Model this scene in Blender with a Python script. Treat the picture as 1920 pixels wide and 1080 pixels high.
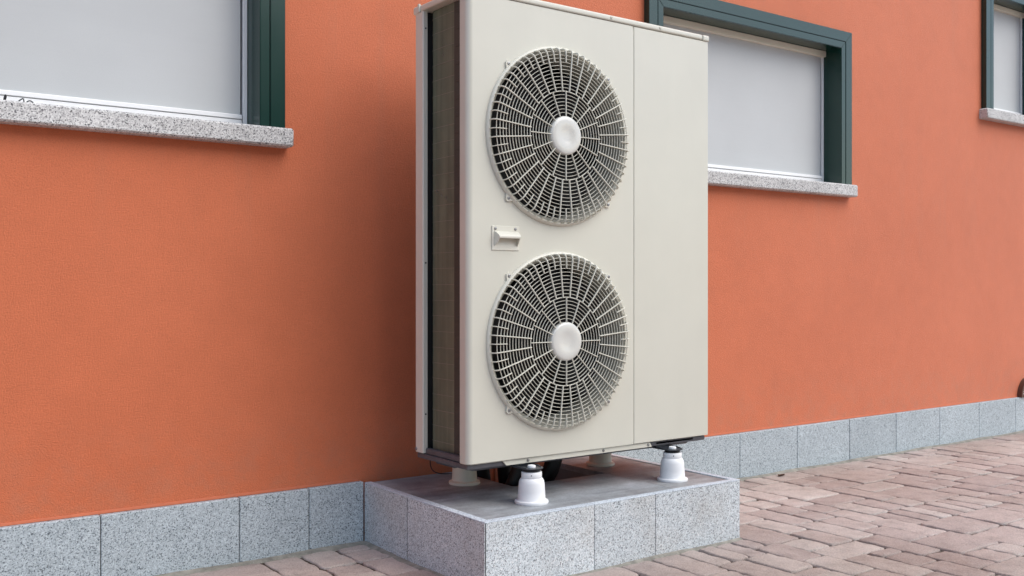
import bpy, bmesh, math, random
from mathutils import Vector, Matrix
random.seed(7)
for o in list(bpy.data.objects): bpy.data.objects.remove(o)
S = bpy.context.scene
COL = S.collection
R = math.radians

# ------------------------------------------------------------ camera
TH = 53.89; HC = 0.8774
cam = bpy.data.cameras.new('camera'); cam.lens = 35.044; cam.sensor_width = 36
cam.shift_y = -1.1/1920; cam.clip_end = 3000; cam.clip_start = 0.05
co = bpy.data.objects.new('camera', cam); COL.objects.link(co)
co.location = (0, -3.1, HC)
co.rotation_euler = (R(90), 0, R(TH-90))
S.camera = co
# ------------------------------------------------------------ world, sun, exposure
SUN_EL, SUN_AZ = 48, 33        # azimuth from the wall's normal towards the right
sd = Vector((math.sin(R(SUN_AZ))*math.cos(R(SUN_EL)), -math.cos(R(SUN_AZ))*math.cos(R(SUN_EL)), math.sin(R(SUN_EL))))
W = bpy.data.worlds.new('World'); S.world = W; W.use_nodes = True
nt = W.node_tree; bg = nt.nodes['Background']
sky = nt.nodes.new('ShaderNodeTexSky'); sky.sky_type = 'NISHITA'; sky.sun_disc = False
sky.sun_elevation = R(SUN_EL); sky.sun_rotation = math.atan2(sd.x, sd.y)
sky.air_density = 1.0; sky.dust_density = 1.6; sky.ozone_density = 1.0
nt.links.new(sky.outputs[0], bg.inputs[0]); bg.inputs[1].default_value = 0.15
sl = bpy.data.lights.new('sun', 'SUN'); sl.energy = 1.5; sl.angle = R(60); sl.color = (1, 0.98, 0.92)
so = bpy.data.objects.new('sun', sl); COL.objects.link(so)
so.rotation_euler = sd.to_track_quat('Z', 'Y').to_euler(); so.location = (6, -8, 9)
S.view_settings.view_transform = 'Standard'; S.view_settings.look = 'None'
S.view_settings.gamma = 1; S.view_settings.use_curve_mapping = False
S.view_settings.exposure = 0.54

# ------------------------------------------------------------ materials
def lin(c): return tuple(((x/12.92) if x <= .04045 else ((x+.055)/1.055)**2.4) for x in c)
class NM:
    def __init__(s, name, color=(.5,.5,.5), rough=.5, metal=0, spec=.5, coat=0):
        s.m = bpy.data.materials.new(name); s.m.use_nodes = True; s.t = s.m.node_tree
        s.b = s.t.nodes['Principled BSDF']
        s.b.inputs['Base Color'].default_value = (*color, 1); s.b.inputs['Roughness'].default_value = rough
        s.b.inputs['Metallic'].default_value = metal; s.b.inputs['Specular IOR Level'].default_value = spec
        s.b.inputs['Coat Weight'].default_value = coat; s.b.inputs['Coat Roughness'].default_value = .15
        s.pos = None
    def n(s, k, **kw):
        x = s.t.nodes.new(k)
        for a, v in kw.items():
            if a in x.inputs: x.inputs[a].default_value = v
            else: setattr(x, a, v)
        return x
    def l(s, a, b): s.t.links.new(a, b)
    def P(s, rnd=False, scale=None):
        g = s.n('ShaderNodeNewGeometry').outputs['Position']
        if rnd:
            oi = s.n('ShaderNodeObjectInfo'); mu = s.n('ShaderNodeMath', operation='MULTIPLY'); mu.inputs[1].default_value = 37.
            s.l(oi.outputs['Random'], mu.inputs[0])
            ad = s.n('ShaderNodeVectorMath', operation='ADD'); s.l(g, ad.inputs[0]); s.l(mu.outputs[0], ad.inputs[1]); g = ad.outputs[0]
        if not scale:   # turn the lattice of the noise away from the walls' planes
            mp = s.n('ShaderNodeMapping'); mp.inputs['Rotation'].default_value = (.61, .43, .37); s.l(g, mp.inputs[0]); g = mp.outputs[0]
        if scale:
            mp = s.n('ShaderNodeMapping'); mp.inputs['Scale'].default_value = scale; s.l(g, mp.inputs[0]); g = mp.outputs[0]
        return g
    def noise(s, p, sc, det=2, rough=.5, out='Fac'):
        x = s.n('ShaderNodeTexNoise'); x.inputs['Scale'].default_value = sc; x.inputs['Detail'].default_value = det
        x.inputs['Roughness'].default_value = rough; s.l(p, x.inputs['Vector']); return x.outputs[out]
    def vor(s, p, sc, out='Color', feature='F1'):
        x = s.n('ShaderNodeTexVoronoi'); x.feature = feature; x.inputs['Scale'].default_value = sc; s.l(p, x.inputs['Vector']); return x.outputs[out]
    def ramp(s, f, stops, interp='LINEAR'):
        x = s.n('ShaderNodeValToRGB'); x.color_ramp.interpolation = interp
        e = x.color_ramp.elements
        while len(e) < len(stops): e.new(.5)
        for i, (p, c) in enumerate(stops):
            e[i].position = p; e[i].color = (*(c if isinstance(c, tuple) else (c, c, c)), 1)
        s.l(f, x.inputs[0]); return x.outputs[0]
    def mix(s, a, b, f=.5, mode='MIX'):
        x = s.n('ShaderNodeMix'); x.data_type = 'RGBA'; x.blend_type = mode
        for v, i in ((f, 0), (a, 6), (b, 7)):
            if isinstance(v, (int, float)) and i == 0: x.inputs[0].default_value = v
            elif isinstance(v, tuple): x.inputs[i].default_value = (*v, 1)
            else: s.l(v, x.inputs[i])
        return x.outputs[2]
    def bump(s, h, dist, strength=1, prev=None):
        x = s.n('ShaderNodeBump'); x.inputs['Distance'].default_value = dist; x.inputs['Strength'].default_value = strength
        s.l(h, x.inputs['Height'])
        if prev is not None: s.l(prev, x.inputs['Normal'])
        return x.outputs[0]
    def col(s, c): s.l(c, s.b.inputs['Base Color'])
    def nor(s, c): s.l(c, s.b.inputs['Normal'])
    def rough(s, f, lo, hi):
        x = s.n('ShaderNodeMapRange'); x.inputs['To Min'].default_value = lo; x.inputs['To Max'].default_value = hi
        s.l(f, x.inputs[0]); s.l(x.outputs[0], s.b.inputs['Roughness'])

def m_stucco():
    m = NM('coral stucco', rough=.7, spec=.5); p = m.P(); m.b.inputs['Sheen Weight'].default_value = .22; m.b.inputs['Sheen Roughness'].default_value = .45
    big = m.noise(p, 1.3, 4, .55); mid = m.noise(p, 9, 4, .6); fine = m.noise(p, 330, 2, .6)
    c = m.ramp(big, [(.3, (.60,.150,.056)), (.7, (.65,.170,.068))])
    c = m.mix(c, m.ramp(mid, [(.3, .965), (.7, 1.03)]), 1., 'MULTIPLY')
    c = m.mix(c, m.ramp(fine, [(.25, .84), (.5, 1.), (.8, 1.08)]), 1., 'MULTIPLY')
    sx = m.n('ShaderNodeSeparateXYZ'); m.l(m.n('ShaderNodeNewGeometry').outputs['Position'], sx.inputs[0])
    mr = m.n('ShaderNodeMapRange'); mr.inputs['From Min'].default_value = .52; mr.inputs['From Max'].default_value = .21; m.l(sx.outputs['Z'], mr.inputs[0])
    mu = m.n('ShaderNodeMath', operation='MULTIPLY'); m.l(mr.outputs[0], mu.inputs[0]); m.l(m.ramp(m.noise(p, 14, 5, .7), [(.42, 0.), (.7, .30)]), mu.inputs[1])
    c = m.mix(c, (.36,.20,.13), mu.outputs[0])
    mr2 = m.n('ShaderNodeMapRange'); mr2.inputs['From Min'].default_value = .80; mr2.inputs['From Max'].default_value = 1.335; m.l(sx.outputs['Z'], mr2.inputs[0])
    mu2 = m.n('ShaderNodeMath', operation='MULTIPLY'); m.l(mr2.outputs[0], mu2.inputs[0]); m.l(m.ramp(m.noise(m.P(scale=(11, 11, .55)), 1, 4, .6), [(.55, 0.), (.75, .16)]), mu2.inputs[1])
    c = m.mix(c, (.42,.19,.11), mu2.outputs[0])
    m.col(c)
    b = m.bump(m.noise(p, 250, 3, .65), .0026, .9)
    b = m.bump(m.noise(p, 120, 2, .5), .0017, .4, b); b = m.bump(m.noise(p, 6, 2, .5), .006, .35, b)
    m.nor(b); return m.m
def m_granite(name, cols, sc=230, mott=.08, rgh=.6, warm=None, vary=.12):
    m = NM(name, rough=rgh, spec=.4); p = m.P(True)
    pw = m.n('ShaderNodeVectorMath', operation='MULTIPLY_ADD')
    nz = m.noise(p, sc*.7, 2, .5, 'Color'); m.l(nz, pw.inputs[0]); pw.inputs[1].default_value = (.006,)*3; m.l(p, pw.inputs[2])
    v = m.vor(pw.outputs[0], sc); sep = m.n('ShaderNodeSeparateColor'); m.l(v, sep.inputs[0])
    c = m.ramp(sep.outputs[0], cols)
    n2 = m.noise(p, sc*1.7, 2, .6); c = m.mix(c, m.ramp(n2, [(.3, .74), (.5, 1.), (.75, 1.12)]), 1., 'MULTIPLY')
    c = m.mix(c, m.ramp(m.noise(p, 5, 4, .6), [(.3, 1-mott), (.7, 1+mott)]), 1., 'MULTIPLY')
    if warm:
        c = m.mix(c, warm, m.ramp(m.noise(p, 3.5, 4, .65), [(.45, 0.), (.75, .35)]))
    oi = m.n('ShaderNodeObjectInfo'); c = m.mix(c, m.ramp(oi.outputs['Random'], [(0, 1-vary), (1, 1+vary)]), 1., 'MULTIPLY')
    m.col(c); m.nor(m.bump(m.noise(p, sc*1.2, 2, .6), .0008, .5)); return m.m
def m_paint(name, c, rough=.35, dirt=.04, coat=.0):
    m = NM(name, c, rough, coat=coat); p = m.P()
    cc = m.mix(c, m.ramp(m.noise(p, 4, 5, .6), [(.3, 1-dirt), (.7, 1+dirt*.6)]), 1., 'MULTIPLY')
    # faint vertical runs of dust
    cc = m.mix(cc, m.ramp(m.noise(m.P(scale=(9, 9, .8)), 1, 4, .6), [(.35, 1-dirt*.4), (.6, 1.)]), 1., 'MULTIPLY')
    m.col(cc); m.rough(m.noise(p, 7, 3, .5), rough*.85, rough*1.2)
    m.nor(m.bump(m.noise(p, 420, 2, .5), .0003, .25)); return m.m
def m_flat(name, c, rough=.5, metal=0, bumpd=0, bs=300, var=.08):
    m = NM(name, c, rough, metal); p = m.P()
    m.col(m.mix(c, m.ramp(m.noise(p, 25, 4, .6), [(.3, 1-var), (.7, 1+var)]), 1., 'MULTIPLY'))
    if bumpd: m.nor(m.bump(m.noise(p, bs, 2, .5), bumpd, .6))
    return m.m
M = {}
M['stucco'] = m_stucco()
M['granite'] = m_granite('grey sawn granite', [(0, (0.071,0.087,0.103)), (.08, (0.151,0.179,0.199)), (.2, (0.343,0.398,0.427)), (.5, (0.444,0.510,0.541)), (.85, (0.545,0.616,0.644)), (1, (0.626,0.700,0.724))], 370, .07, vary=.08)
M['granite_b'] = m_granite('grey plinth granite', [(0, (0.097,0.108,0.122)), (.08, (0.182,0.200,0.215)), (.2, (0.450,0.492,0.510)), (.5, (0.600,0.651,0.673)), (.85, (0.728,0.782,0.800)), (1, (0.800,0.800,0.800))], 370, .08, warm=(.40,.34,.27), vary=.08)
M['sill'] = m_granite('speckled light granite', [(0, (.05,.05,.055)), (.08, (.14,.14,.14)), (.2, (.42,.41,.40)), (.5, (.58,.57,.55)), (1, (.74,.735,.71))], 320, .10, vary=.02)
M['rim'] = m_granite('pale sawn granite edge', [(0, (0.330,0.372,0.415)), (.2, (0.528,0.588,0.647)), (1, (0.682,0.756,0.800))], 260, .06, vary=.03)
def m_slate():
    m = NM('dark honed stone', rough=.55); p = m.P(True)
    a = m.noise(p, 6, 6, .65); c = m.ramp(a, [(.3, (.17,.182,.19)), (.55, (.29,.325,.345)), (.75, (.44,.50,.54))])
    s = m.noise(m.P(True, (4, 30, 1)), 1, 5, .6); c = m.mix(c, m.ramp(s, [(.3, .8), (.7, 1.2)]), 1., 'MULTIPLY')
    oi = m.n('ShaderNodeObjectInfo'); c = m.mix(c, m.ramp(oi.outputs['Random'], [(0, (1.12,1.0,.94)), (1, (.95,1.0,1.04))]), 1., 'MULTIPLY')
    c = m.mix(c, m.ramp(m.noise(p, 160, 2, .6), [(.3, .85), (.7, 1.12)]), 1., 'MULTIPLY')
    m.col(c); m.nor(m.bump(m.noise(p, 90, 4, .6), .0012, .6)); return m.m
M['slate'] = m_slate()
M['cream'] = m_paint('cream enamel', (.645,.63,.535), .32, .03, .2)
M['cream_lit'] = m_paint('lightened cream enamel', (.72,.69,.59), .42, .04)  # same cream paint made lighter, light from the left put into its colour
M['plastic'] = m_paint('cream moulded plastic', (.70,.68,.58), .38, .04)
M['hub'] = m_paint('glossy hub plastic', (.66,.655,.60), .16, .03, .3)
M['white'] = m_paint('white lacquer', (.88,.88,.87), .35, .03)
M['foot'] = m_paint('white foot plastic', (.84,.845,.84), .45, .03)
M['foot_c'] = m_paint('cream foot plastic', (.76,.72,.60), .5, .06)
M['green'] = m_paint('dark green lacquer', (.004,.036,.027), .22, .08, 0); M['green'].node_tree.nodes['Principled BSDF'].inputs['IOR'].default_value = 1.55
M['headrail'] = m_paint('beige lacquer', (.80,.74,.60), .45, .03)
M['pan'] = m_flat('galvanised grey pan', (.11,.11,.12), .5, .3, .0006, 200, .15)
M['bracket'] = m_flat('dark bracket steel', (.05,.055,.065), .35, .4)
M['endplate'] = m_flat('dull coil end plate', (.050,.048,.038), .6)
M['black'] = m_flat('black rubber', (.012,.012,.013), .5, 0, .0006, 120)
M['dark'] = m_flat('dark cavity steel', (.018,.018,.017), .7)
M['shroud'] = m_flat('grey beige shroud', (.26,.255,.215), .55)
M['blade'] = m_flat('dark fan plastic', (.010,.010,.010), .85)
for q_ in ('blade',): M[q_].node_tree.nodes['Principled BSDF'].inputs['Specular IOR Level'].default_value = .15
M['screw'] = m_flat('zinc screw', (.35,.35,.35), .35, .9)
M['void'] = m_flat('joint shadow filler', (.05,.045,.04), .9)
M['debris'] = m_flat('brown earth debris', (.13,.09,.065), .95, 0, .006, 60, .35)
M['orange'] = m_flat('orange conduit', (.45,.10,.03), .5)
M['brownv'] = m_flat('brown vent frame', (.10,.045,.03), .45)
M['leaf'] = m_flat('dead leaf', (.10,.045,.02), .8)
M['conc'] = m_flat('plinth core', (.25,.24,.22), .9, 0, .001)
M['farwall'] = m_flat('far plaster', (.16,.14,.12), .9)
M['roof'] = m_flat('roof tiles', (.30,.12,.07), .8)
def m_fabric():
    m = NM('grey screen fabric', rough=.75, spec=.3); p = m.P()
    c = m.mix((.545,.560,.555), m.ramp(m.noise(p, 2.2, 4, .5), [(.3, .95), (.7, 1.03)]), 1., 'MULTIPLY')
    c = m.mix(c, m.ramp(m.noise(m.P(scale=(500, 1, 500)), 1, 1, .5), [(.3, .95), (.7, 1.04)]), 1., 'MULTIPLY')
    m.col(c); b = m.bump(m.noise(m.P(scale=(1.5, 1, 14)), 1, 3, .5), .0035, .35)
    m.nor(b); return m.m
M['fabric'] = m_fabric()
def m_fins():
    m = NM('aluminium coil fins', rough=.42, metal=.35)
    p = m.P(); w = m.n('ShaderNodeTexWave'); w.bands_direction = 'Y'; w.inputs['Scale'].default_value = 105; m.l(m.n('ShaderNodeNewGeometry').outputs['Position'], w.inputs['Vector'])
    c = m.ramp(m.noise(p, 12, 5, .65), [(.3, (.145,.165,.115)), (.7, (.195,.218,.150))])
    c = m.mix(c, m.ramp(m.noise(m.P(scale=(60, 60, 2)), 1, 4, .6), [(.3, .72), (.7, 1.12)]), 1., 'MULTIPLY')
    m.col(c); m.nor(m.bump(w.outputs[0], .0007, .7)); return m.m
M['fins'] = m_fins()
M['finline'] = m_flat('bright tube line', (.30,.285,.24), .5, .3)
def m_paver():
    m = NM('tumbled concrete paver', rough=.9, spec=.25); p = m.P()
    oi = m.n('ShaderNodeObjectInfo')
    c = m.ramp(oi.outputs['Random'], [(0, (.43,.365,.335)), (.2, (.465,.40,.37)), (.45, (.50,.435,.40)), (.7, (.52,.455,.42)), (.88, (.54,.49,.45)), (.96, (.58,.53,.49)), (1, (.46,.375,.34))])
    c = m.mix(c, m.ramp(m.noise(p, 14, 5, .65), [(.25, .76), (.5, 1.), (.8, 1.12)]), 1., 'MULTIPLY')
    c = m.mix(c, m.ramp(m.noise(p, 240, 3, .6), [(.25, .62), (.5, 1.), (.8, 1.26)]), 1., 'MULTIPLY')
    c = m.mix(c, m.ramp(m.noise(p, 1.1, 3, .5), [(.38, (.82,.76,.72)), (.62, (1.02,1.0,.99))]), 1., 'MULTIPLY')
    c = m.mix(c, (.50,.46,.43), m.ramp(m.vor(p, 120, 'Distance'), [(.10, .5), (.16, 0.)]))
    m.col(c); b = m.bump(m.noise(p, 170, 4, .7), .003, .9); m.nor(m.bump(m.noise(p, 25, 4, .6), .006, .8, b)); return m.m
M['paver'] = m_paver()
def m_sand():
    m = NM('joint soil', rough=.95, spec=.2); p = m.P()
    c = m.ramp(m.noise(p, 9, 5, .65), [(.3, (.055,.038,.028)), (.7, (.125,.098,.078))])
    c = m.mix(c, m.ramp(m.noise(p, 300, 3, .7), [(.25, .6), (.5, 1.), (.8, 1.3)]), 1., 'MULTIPLY')
    m.col(c); m.nor(m.bump(m.noise(p, 180, 4, .7), .004, .9)); return m.m
M['sand'] = m_sand()
M['paintline'] = m_flat('smooth coral paint', (.635,.180,.088), .7)
M['sandl'] = m_flat('pale joint sand', (.27,.255,.215), .95, 0, .004, 200, .35)
M['grit'] = m_granite('grit', [(0, (.16,.15,.13)), (.4, (.32,.31,.28)), (1, (.50,.49,.46))], 150)
M['asph'] = m_flat('yard ground', (.50,.455,.425), .95, 0, .003, 40, .15)

# ------------------------------------------------------------ helpers
WLOC = {}
FLATTISH = {'service_panel', 'front_panel', 'top_lid', 'corner_cap', 'handle', 'sill', 'base_pan', 'rear_post', 'clip'}
def wloc(o): return WLOC.get(o.name, Vector((0, 0, 0))) if o else Vector((0, 0, 0))
def obj(name, bm, mat, parent=None, loc=None, smooth=None, kind=None):
    """bm holds world coordinates; the object's origin goes to loc (default: centre of its base)"""
    if loc is None:
        xs = [v.co for v in bm.verts]
        loc = Vector(((min(v.x for v in xs)+max(v.x for v in xs))/2, (min(v.y for v in xs)+max(v.y for v in xs))/2, min(v.z for v in xs)))
    loc = Vector(loc)
    bmesh.ops.translate(bm, vec=-loc, verts=bm.verts)
    bmesh.ops.recalc_face_normals(bm, faces=bm.faces)
    me = bpy.data.meshes.new(name); bm.to_mesh(me); bm.free(); me.materials.append(M[mat])
    if smooth:
        me.shade_smooth(); me.set_sharp_from_angle(angle=R(smooth))
    o = place(name, me, parent, loc, kind)
    if smooth and name in FLATTISH:
        w = o.modifiers.new('weighted normals', 'WEIGHTED_NORMAL'); w.keep_sharp = True; w.weight = 90
    return o
def place(name, me, parent, loc, kind=None, rot=None):
    o = bpy.data.objects.new(name, me); COL.objects.link(o); loc = Vector(loc)
    WLOC[o.name] = loc
    o.parent = parent; o.location = loc - wloc(parent)
    if rot: o.rotation_euler = rot
    if kind: o['kind'] = kind
    return o
def thing(name, label, cat, loc, group=None):
    o = place(name, None, None, loc); tag(o, label, cat, group); return o
def tag(o, label, cat, group=None):
    o['label'] = label; o['category'] = cat
    if group: o['group'] = group
    return o
def B(): return bmesh.new()
def box(bm, x0, x1, y0, y1, z0, z1, bev=0, seg=2):
    r = bmesh.ops.create_cube(bm, size=1); vs = r['verts']
    for v in vs: v.co = Vector((x0+(v.co.x+.5)*(x1-x0), y0+(v.co.y+.5)*(y1-y0), z0+(v.co.z+.5)*(z1-z0)))
    if bev:
        es = list({e for v in vs for e in v.link_edges})
        bmesh.ops.bevel(bm, geom=es, offset=bev, segments=seg, profile=.5, affect='EDGES')
    return bm
def lathe(bm, prof, c, n=48, axis='Z', close=False):
    """prof list of (r, h); axis Z up or Y (h is depth along +Y)"""
    rings = []
    for r, h in prof:
        if r < 1e-6:
            rings.append([bm.verts.new(c + (Vector((0, 0, h)) if axis == 'Z' else Vector((0, h, 0))))])
        else:
            rr = []
            for i in range(n):
                a = 2*math.pi*i/n
                q = Vector((r*math.cos(a), r*math.sin(a), h)) if axis == 'Z' else Vector((r*math.cos(a), h, r*math.sin(a)))
                rr.append(bm.verts.new(c+q))
            rings.append(rr)
    seq = list(zip(rings, rings[1:])) + ([(rings[-1], rings[0])] if close else [])
    for a, b in seq:
        if len(a) == 1 and len(b) == 1: continue
        for i in range(n):
            j = (i+1) % n
            if len(a) == 1: bm.faces.new((a[0], b[i], b[j]))
            elif len(b) == 1: bm.faces.new((a[i], a[j], b[0]))
            else: bm.faces.new((a[i], a[j], b[j], b[i]))
    return bm
def tube(bm, pts, r, n=8, caps=True, w=None, up=None):
    """sweep; if w given, rectangular section w x r"""
    pts = [Vector(p) for p in pts]; rings = []; prev = None
    for i, p in enumerate(pts):
        t = (pts[min(i+1, len(pts)-1)]-pts[max(i-1, 0)]).normalized()
        if up is not None: a = t.cross(Vector(up)).normalized()
        elif prev is None: a = t.orthogonal().normalized()
        else: a = (prev-t*prev.dot(t)).normalized()
        prev = a; b = t.cross(a)
        if w: rings.append([bm.verts.new(p+a*(w/2*sx)+b*(r/2*sy)) for sx, sy in ((-1,-1),(1,-1),(1,1),(-1,1))])
        else: rings.append([bm.verts.new(p+a*r*math.cos(2*math.pi*k/n)+b*r*math.sin(2*math.pi*k/n)) for k in range(n)])
    m = len(rings[0])
    for A, Bq in zip(rings, rings[1:]):
        for k in range(m): bm.faces.new((A[k], A[(k+1) % m], Bq[(k+1) % m], Bq[k]))
    if caps: bm.faces.new(rings[0]); bm.faces.new(rings[-1])
    return bm
def spline(pts, k=8):
    pts = [Vector(p) for p in pts]; P = [pts[0]]+pts+[pts[-1]]; out = []
    for i in range(1, len(P)-2):
        for j in range(k):
            t = j/k; a, b, c, d = P[i-1:i+3]
            out.append(.5*((2*b)+(c-a)*t+(2*a-5*b+4*c-d)*t*t+(3*b-a-3*c+d)*t**3))
    out.append(pts[-1]); return out
def prism(bm, poly, z0, z1, bev=0):
    a = [bm.verts.new((x, y, z0)) for x, y in poly]; b = [bm.verts.new((x, y, z1)) for x, y in poly]
    bm.faces.new(a[::-1]); top = bm.faces.new(b)
    for i in range(len(poly)): bm.faces.new((a[i], a[(i+1) % len(poly)], b[(i+1) % len(poly)], b[i]))
    if bev: bmesh.ops.bevel(bm, geom=list(top.edges), offset=bev, segments=2, profile=.5, affect='EDGES')
    return bm
def prism_y(bm, poly, y0, y1):
    a = [bm.verts.new((x, y0, z)) for x, z in poly]; b = [bm.verts.new((x, y1, z)) for x, z in poly]
    bm.faces.new(a); bm.faces.new(b[::-1])
    for i in range(len(poly)): bm.faces.new((a[i], a[(i+1) % len(poly)], b[(i+1) % len(poly)], b[i]))
    return bm

# ------------------------------------------------------------ ground sheet
g = B(); n = 24
box(g, -600, 600, -600, 600, -.9, -.055)
obj('ground', g, 'asph', None, (0, 0, -.9), kind='structure')
g = B(); vs = []
nx, ny = 90, 34
for j in range(ny+1):
    row = []
    for i in range(nx+1):
        x = -1.5+i*(10.5/nx); y = -3.9+j*(3.91/ny)
        # the bedding swells a little against the wall and the plinth
        dw = max(0, 1-abs(y+.02)/.07); z = -.0075 + random.uniform(-.0012, .0012)
        row.append(g.verts.new((x, y, z)))
    vs.append(row)
for j in range(ny):
    for i in range(nx): g.faces.new((vs[j][i], vs[j][i+1], vs[j+1][i+1], vs[j+1][i]))
obj('sand_bed', g, 'sand', None, (3.5, -1.9, -.0125), smooth=60, kind='structure')

# ------------------------------------------------------------ house
house = thing('house', 'coral stuccoed building wall with green framed windows and a grey granite base course', 'house', (3.5, 0, 0))
SK = .2066
wins = [  # outer x0,x1, outer top, sill z0,z1
    (-.095, 1.322, 2.168, 1.336, 1.396),
    (2.958, 4.375, 2.168, 1.336, 1.396),
    (5.666, 6.377, 2.687, 1.862, 1.922)]
FW = .087
ops = [(a+.02, b-.02, s1-.05, t-.02) for a, b, t, s0, s1 in wins]
g = B()
xs = sorted({-5, 14} | {v for o_ in ops for v in o_[:2]}); zs = sorted({-.3, 6.2} | {v for o_ in ops for v in o_[2:]})
gv = {}
def V(x, z, y=0.):
    k = (round(x, 5), round(z, 5), y)
    if k not in gv: gv[k] = g.verts.new((x, y, z))
    return gv[k]
for i in range(len(xs)-1):
    for j in range(len(zs)-1):
        cx, cz = (xs[i]+xs[i+1])/2, (zs[j]+zs[j+1])/2
        if any(o_[0] < cx < o_[1] and o_[2] < cz < o_[3] for o_ in ops): continue
        g.faces.new((V(xs[i], zs[j]), V(xs[i+1], zs[j]), V(xs[i+1], zs[j+1]), V(xs[i], zs[j+1])))
for a, b, c, d in ops:
    for p, q in (((a, c), (b, c)), ((b, c), (b, d)), ((b, d), (a, d)), ((a, d), (a, c))):
        f = [g.verts.new((p[0], 0, p[1])), g.verts.new((q[0], 0, q[1])), g.verts.new((q[0], .25, q[1])), g.verts.new((p[0], .25, p[1]))]
        g.faces.new(f)
    g.faces.new([g.verts.new(v) for v in ((a, .25, c), (b, .25, c), (b, .25, d), (a, .25, d))])
me = bpy.data.meshes.new('wall')
obj('wall', g, 'stucco', house, (3.5, 0, 0))
g = B(); box(g, -5, -4.99+.0, .001, 9, -.3, 6.2); box(g, 13.99, 14, .001, 9, -.3, 6.2); box(g, -4.99, 13.99, 8.9, 9, -.3, 6.2)
obj('wall', g, 'stucco', house)
g = B(); box(g, -5.5, 14.5, -.6, 9.5, 6.2, 6.4, .03); obj('roof', g, 'roof', house)

# granite base course
joints = [-2.65, -2.2, -1.75, -1.33, -.91, -.49, -.08, .335, .750, 1.171, 1.411, 1.6145]
joints2 = [2.7045, 3.542, 3.954, 4.369, 4.775, 5.192, 5.605, 6.02, 6.435, 6.85, 7.26, 7.68, 8.1, 8.9, 9.7]
for J in (joints, joints2):
    for a, b in zip(J, J[1:]):
        g = B(); dy = random.uniform(-.0008, .0008)
        box(g, a+.0012, b-.0012, -.021+dy, .004, -.06, SK+random.uniform(-.0008, .0008), .0022, 1)
        obj('granite_slab', g, 'granite', house)
for a, b in ((-2.65, 1.6), (2.715, 9.7)):
    g = B(); box(g, a, b, -.0165, .003, -.05, SK-.004); obj('joint_shade_filler', g, 'void', house)  # dark filler stands in for the shade inside the open joints
g = B()   # the smooth paint line left where the render meets the granite
box(g, -2.6, 1.6, -.0022, -.0002, SK+.0012, SK+.0095, .0006, 1); box(g, 2.72, 9.6, -.0022, -.0002, SK+.0012, SK+.0095, .0006, 1)
obj('paint_line', g, 'paintline', house)
# windows
def mitre(x0, x1, z0, z1, w, y0, y1, side):
    g = B()
    if side == 't': poly = [(x0, z1), (x0+w, z1-w), (x1-w, z1-w), (x1, z1)]
    elif side == 'l': poly = [(x0, z0), (x0+w, z0), (x0+w, z1-w), (x0, z1)]
    else: poly = [(x1, z0), (x1, z1), (x1-w, z1-w), (x1-w, z0)]
    prism_y(g, poly, y0, y1)
    bmesh.ops.bevel(g, geom=[e for e in g.edges if abs(e.verts[0].co.y-y0) < 1e-6 and abs(e.verts[1].co.y-y0) < 1e-6], offset=.0016, segments=2, affect='EDGES')
    return g
for k, (x0, x1, zt, s0, s1) in enumerate(wins):
    ix0, ix1, iz1 = x0+FW, x1-FW, zt-FW
    # lining of the opening = the window's own mesh
    g = B()
    box(g, ix0-.012, ix0, -.028, .13, s1, iz1+.012); box(g, ix1, ix1+.012, -.028, .13, s1, iz1+.012); box(g, ix0, ix1, -.028, .13, iz1, iz1+.012)
    win = obj('window', g, 'green', house, (x0, 0, s1))
    win['label'] = ['wide green framed window above the bare wall at left, grey screen down', 'green framed window behind the metal cabinet, grey screen down', 'small high green framed window at the right edge'][k]
    for sd_ in 'tlr':
        obj('outer_frame_board', mitre(x0, x1, s1, zt, .051, -.031, .0, sd_), 'green', win)
        obj('inner_frame_board', mitre(x0+.0535, x1-.0535, s1, zt-.0535, .0325, -.030, .0, sd_), 'green', win)
    g = B(); box(g, x0+.004, x1-.004, -.012, -.001, s1+.001, zt-.004)
    g.free()
    # roller screen
    ys = .080
    g = B(); nn = 20; vv = []
    for j in range(9):
        row = []
        for i in range(nn+1):
            fx = i/nn; fz = j/8
            yy = ys+.004*math.sin(math.pi*fx)*math.sin(math.pi*fz)+.0008*math.sin(9*fx+3*fz)
            row.append(g.verts.new((ix0+.018+fx*(ix1-ix0-.041), yy, s1+.045+fz*(iz1-.026-s1-.045))))
        vv.append(row)
    for j in range(8):
        for i in range(nn): g.faces.new((vv[j][i], vv[j][i+1], vv[j+1][i+1], vv[j+1][i]))
    obj('screen_fabric', g, 'fabric', win, smooth=60)
    g = B(); box(g, ix0+.001, ix0+.016, ys-.006, ys+.02, s1+.002, iz1-.029, .001, 1); obj('guide_rail', g, 'white', win)
    g = B(); box(g, ix1-.016, ix1-.001, ys-.006, ys+.02, s1+.002, iz1-.029, .001, 1); obj('guide_rail', g, 'white', win)
    g = B(); box(g, ix0+.001, ix1-.001, ys-.020, ys+.04, iz1-.030, iz1-.001, .002, 2); obj('head_rail', g, 'headrail', win)
    g = B(); box(g, ix0+.018, ix1-.020, ys-.010, ys+.004, s1+.0345, s1+.049, .002, 2); obj('bottom_bar', g, 'white', win)
    g = B(); box(g, ix0+.018, ix1-.020, ys-.007, ys+.012, s1+.003, s1+.0325, .0015, 1); obj('bottom_bar', g, 'white', win)
    g = B(); box(g, ix0+.016, ix1-.016, ys+.022, ys+.05, s1+.001, iz1-.03); obj('backing', g, 'dark', win)
    g = B(); box(g, x0-.022, x1+.022, -.052, .126, s0, s1, .006, 1); obj('sill', g, 'sill', win, smooth=40)
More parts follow.
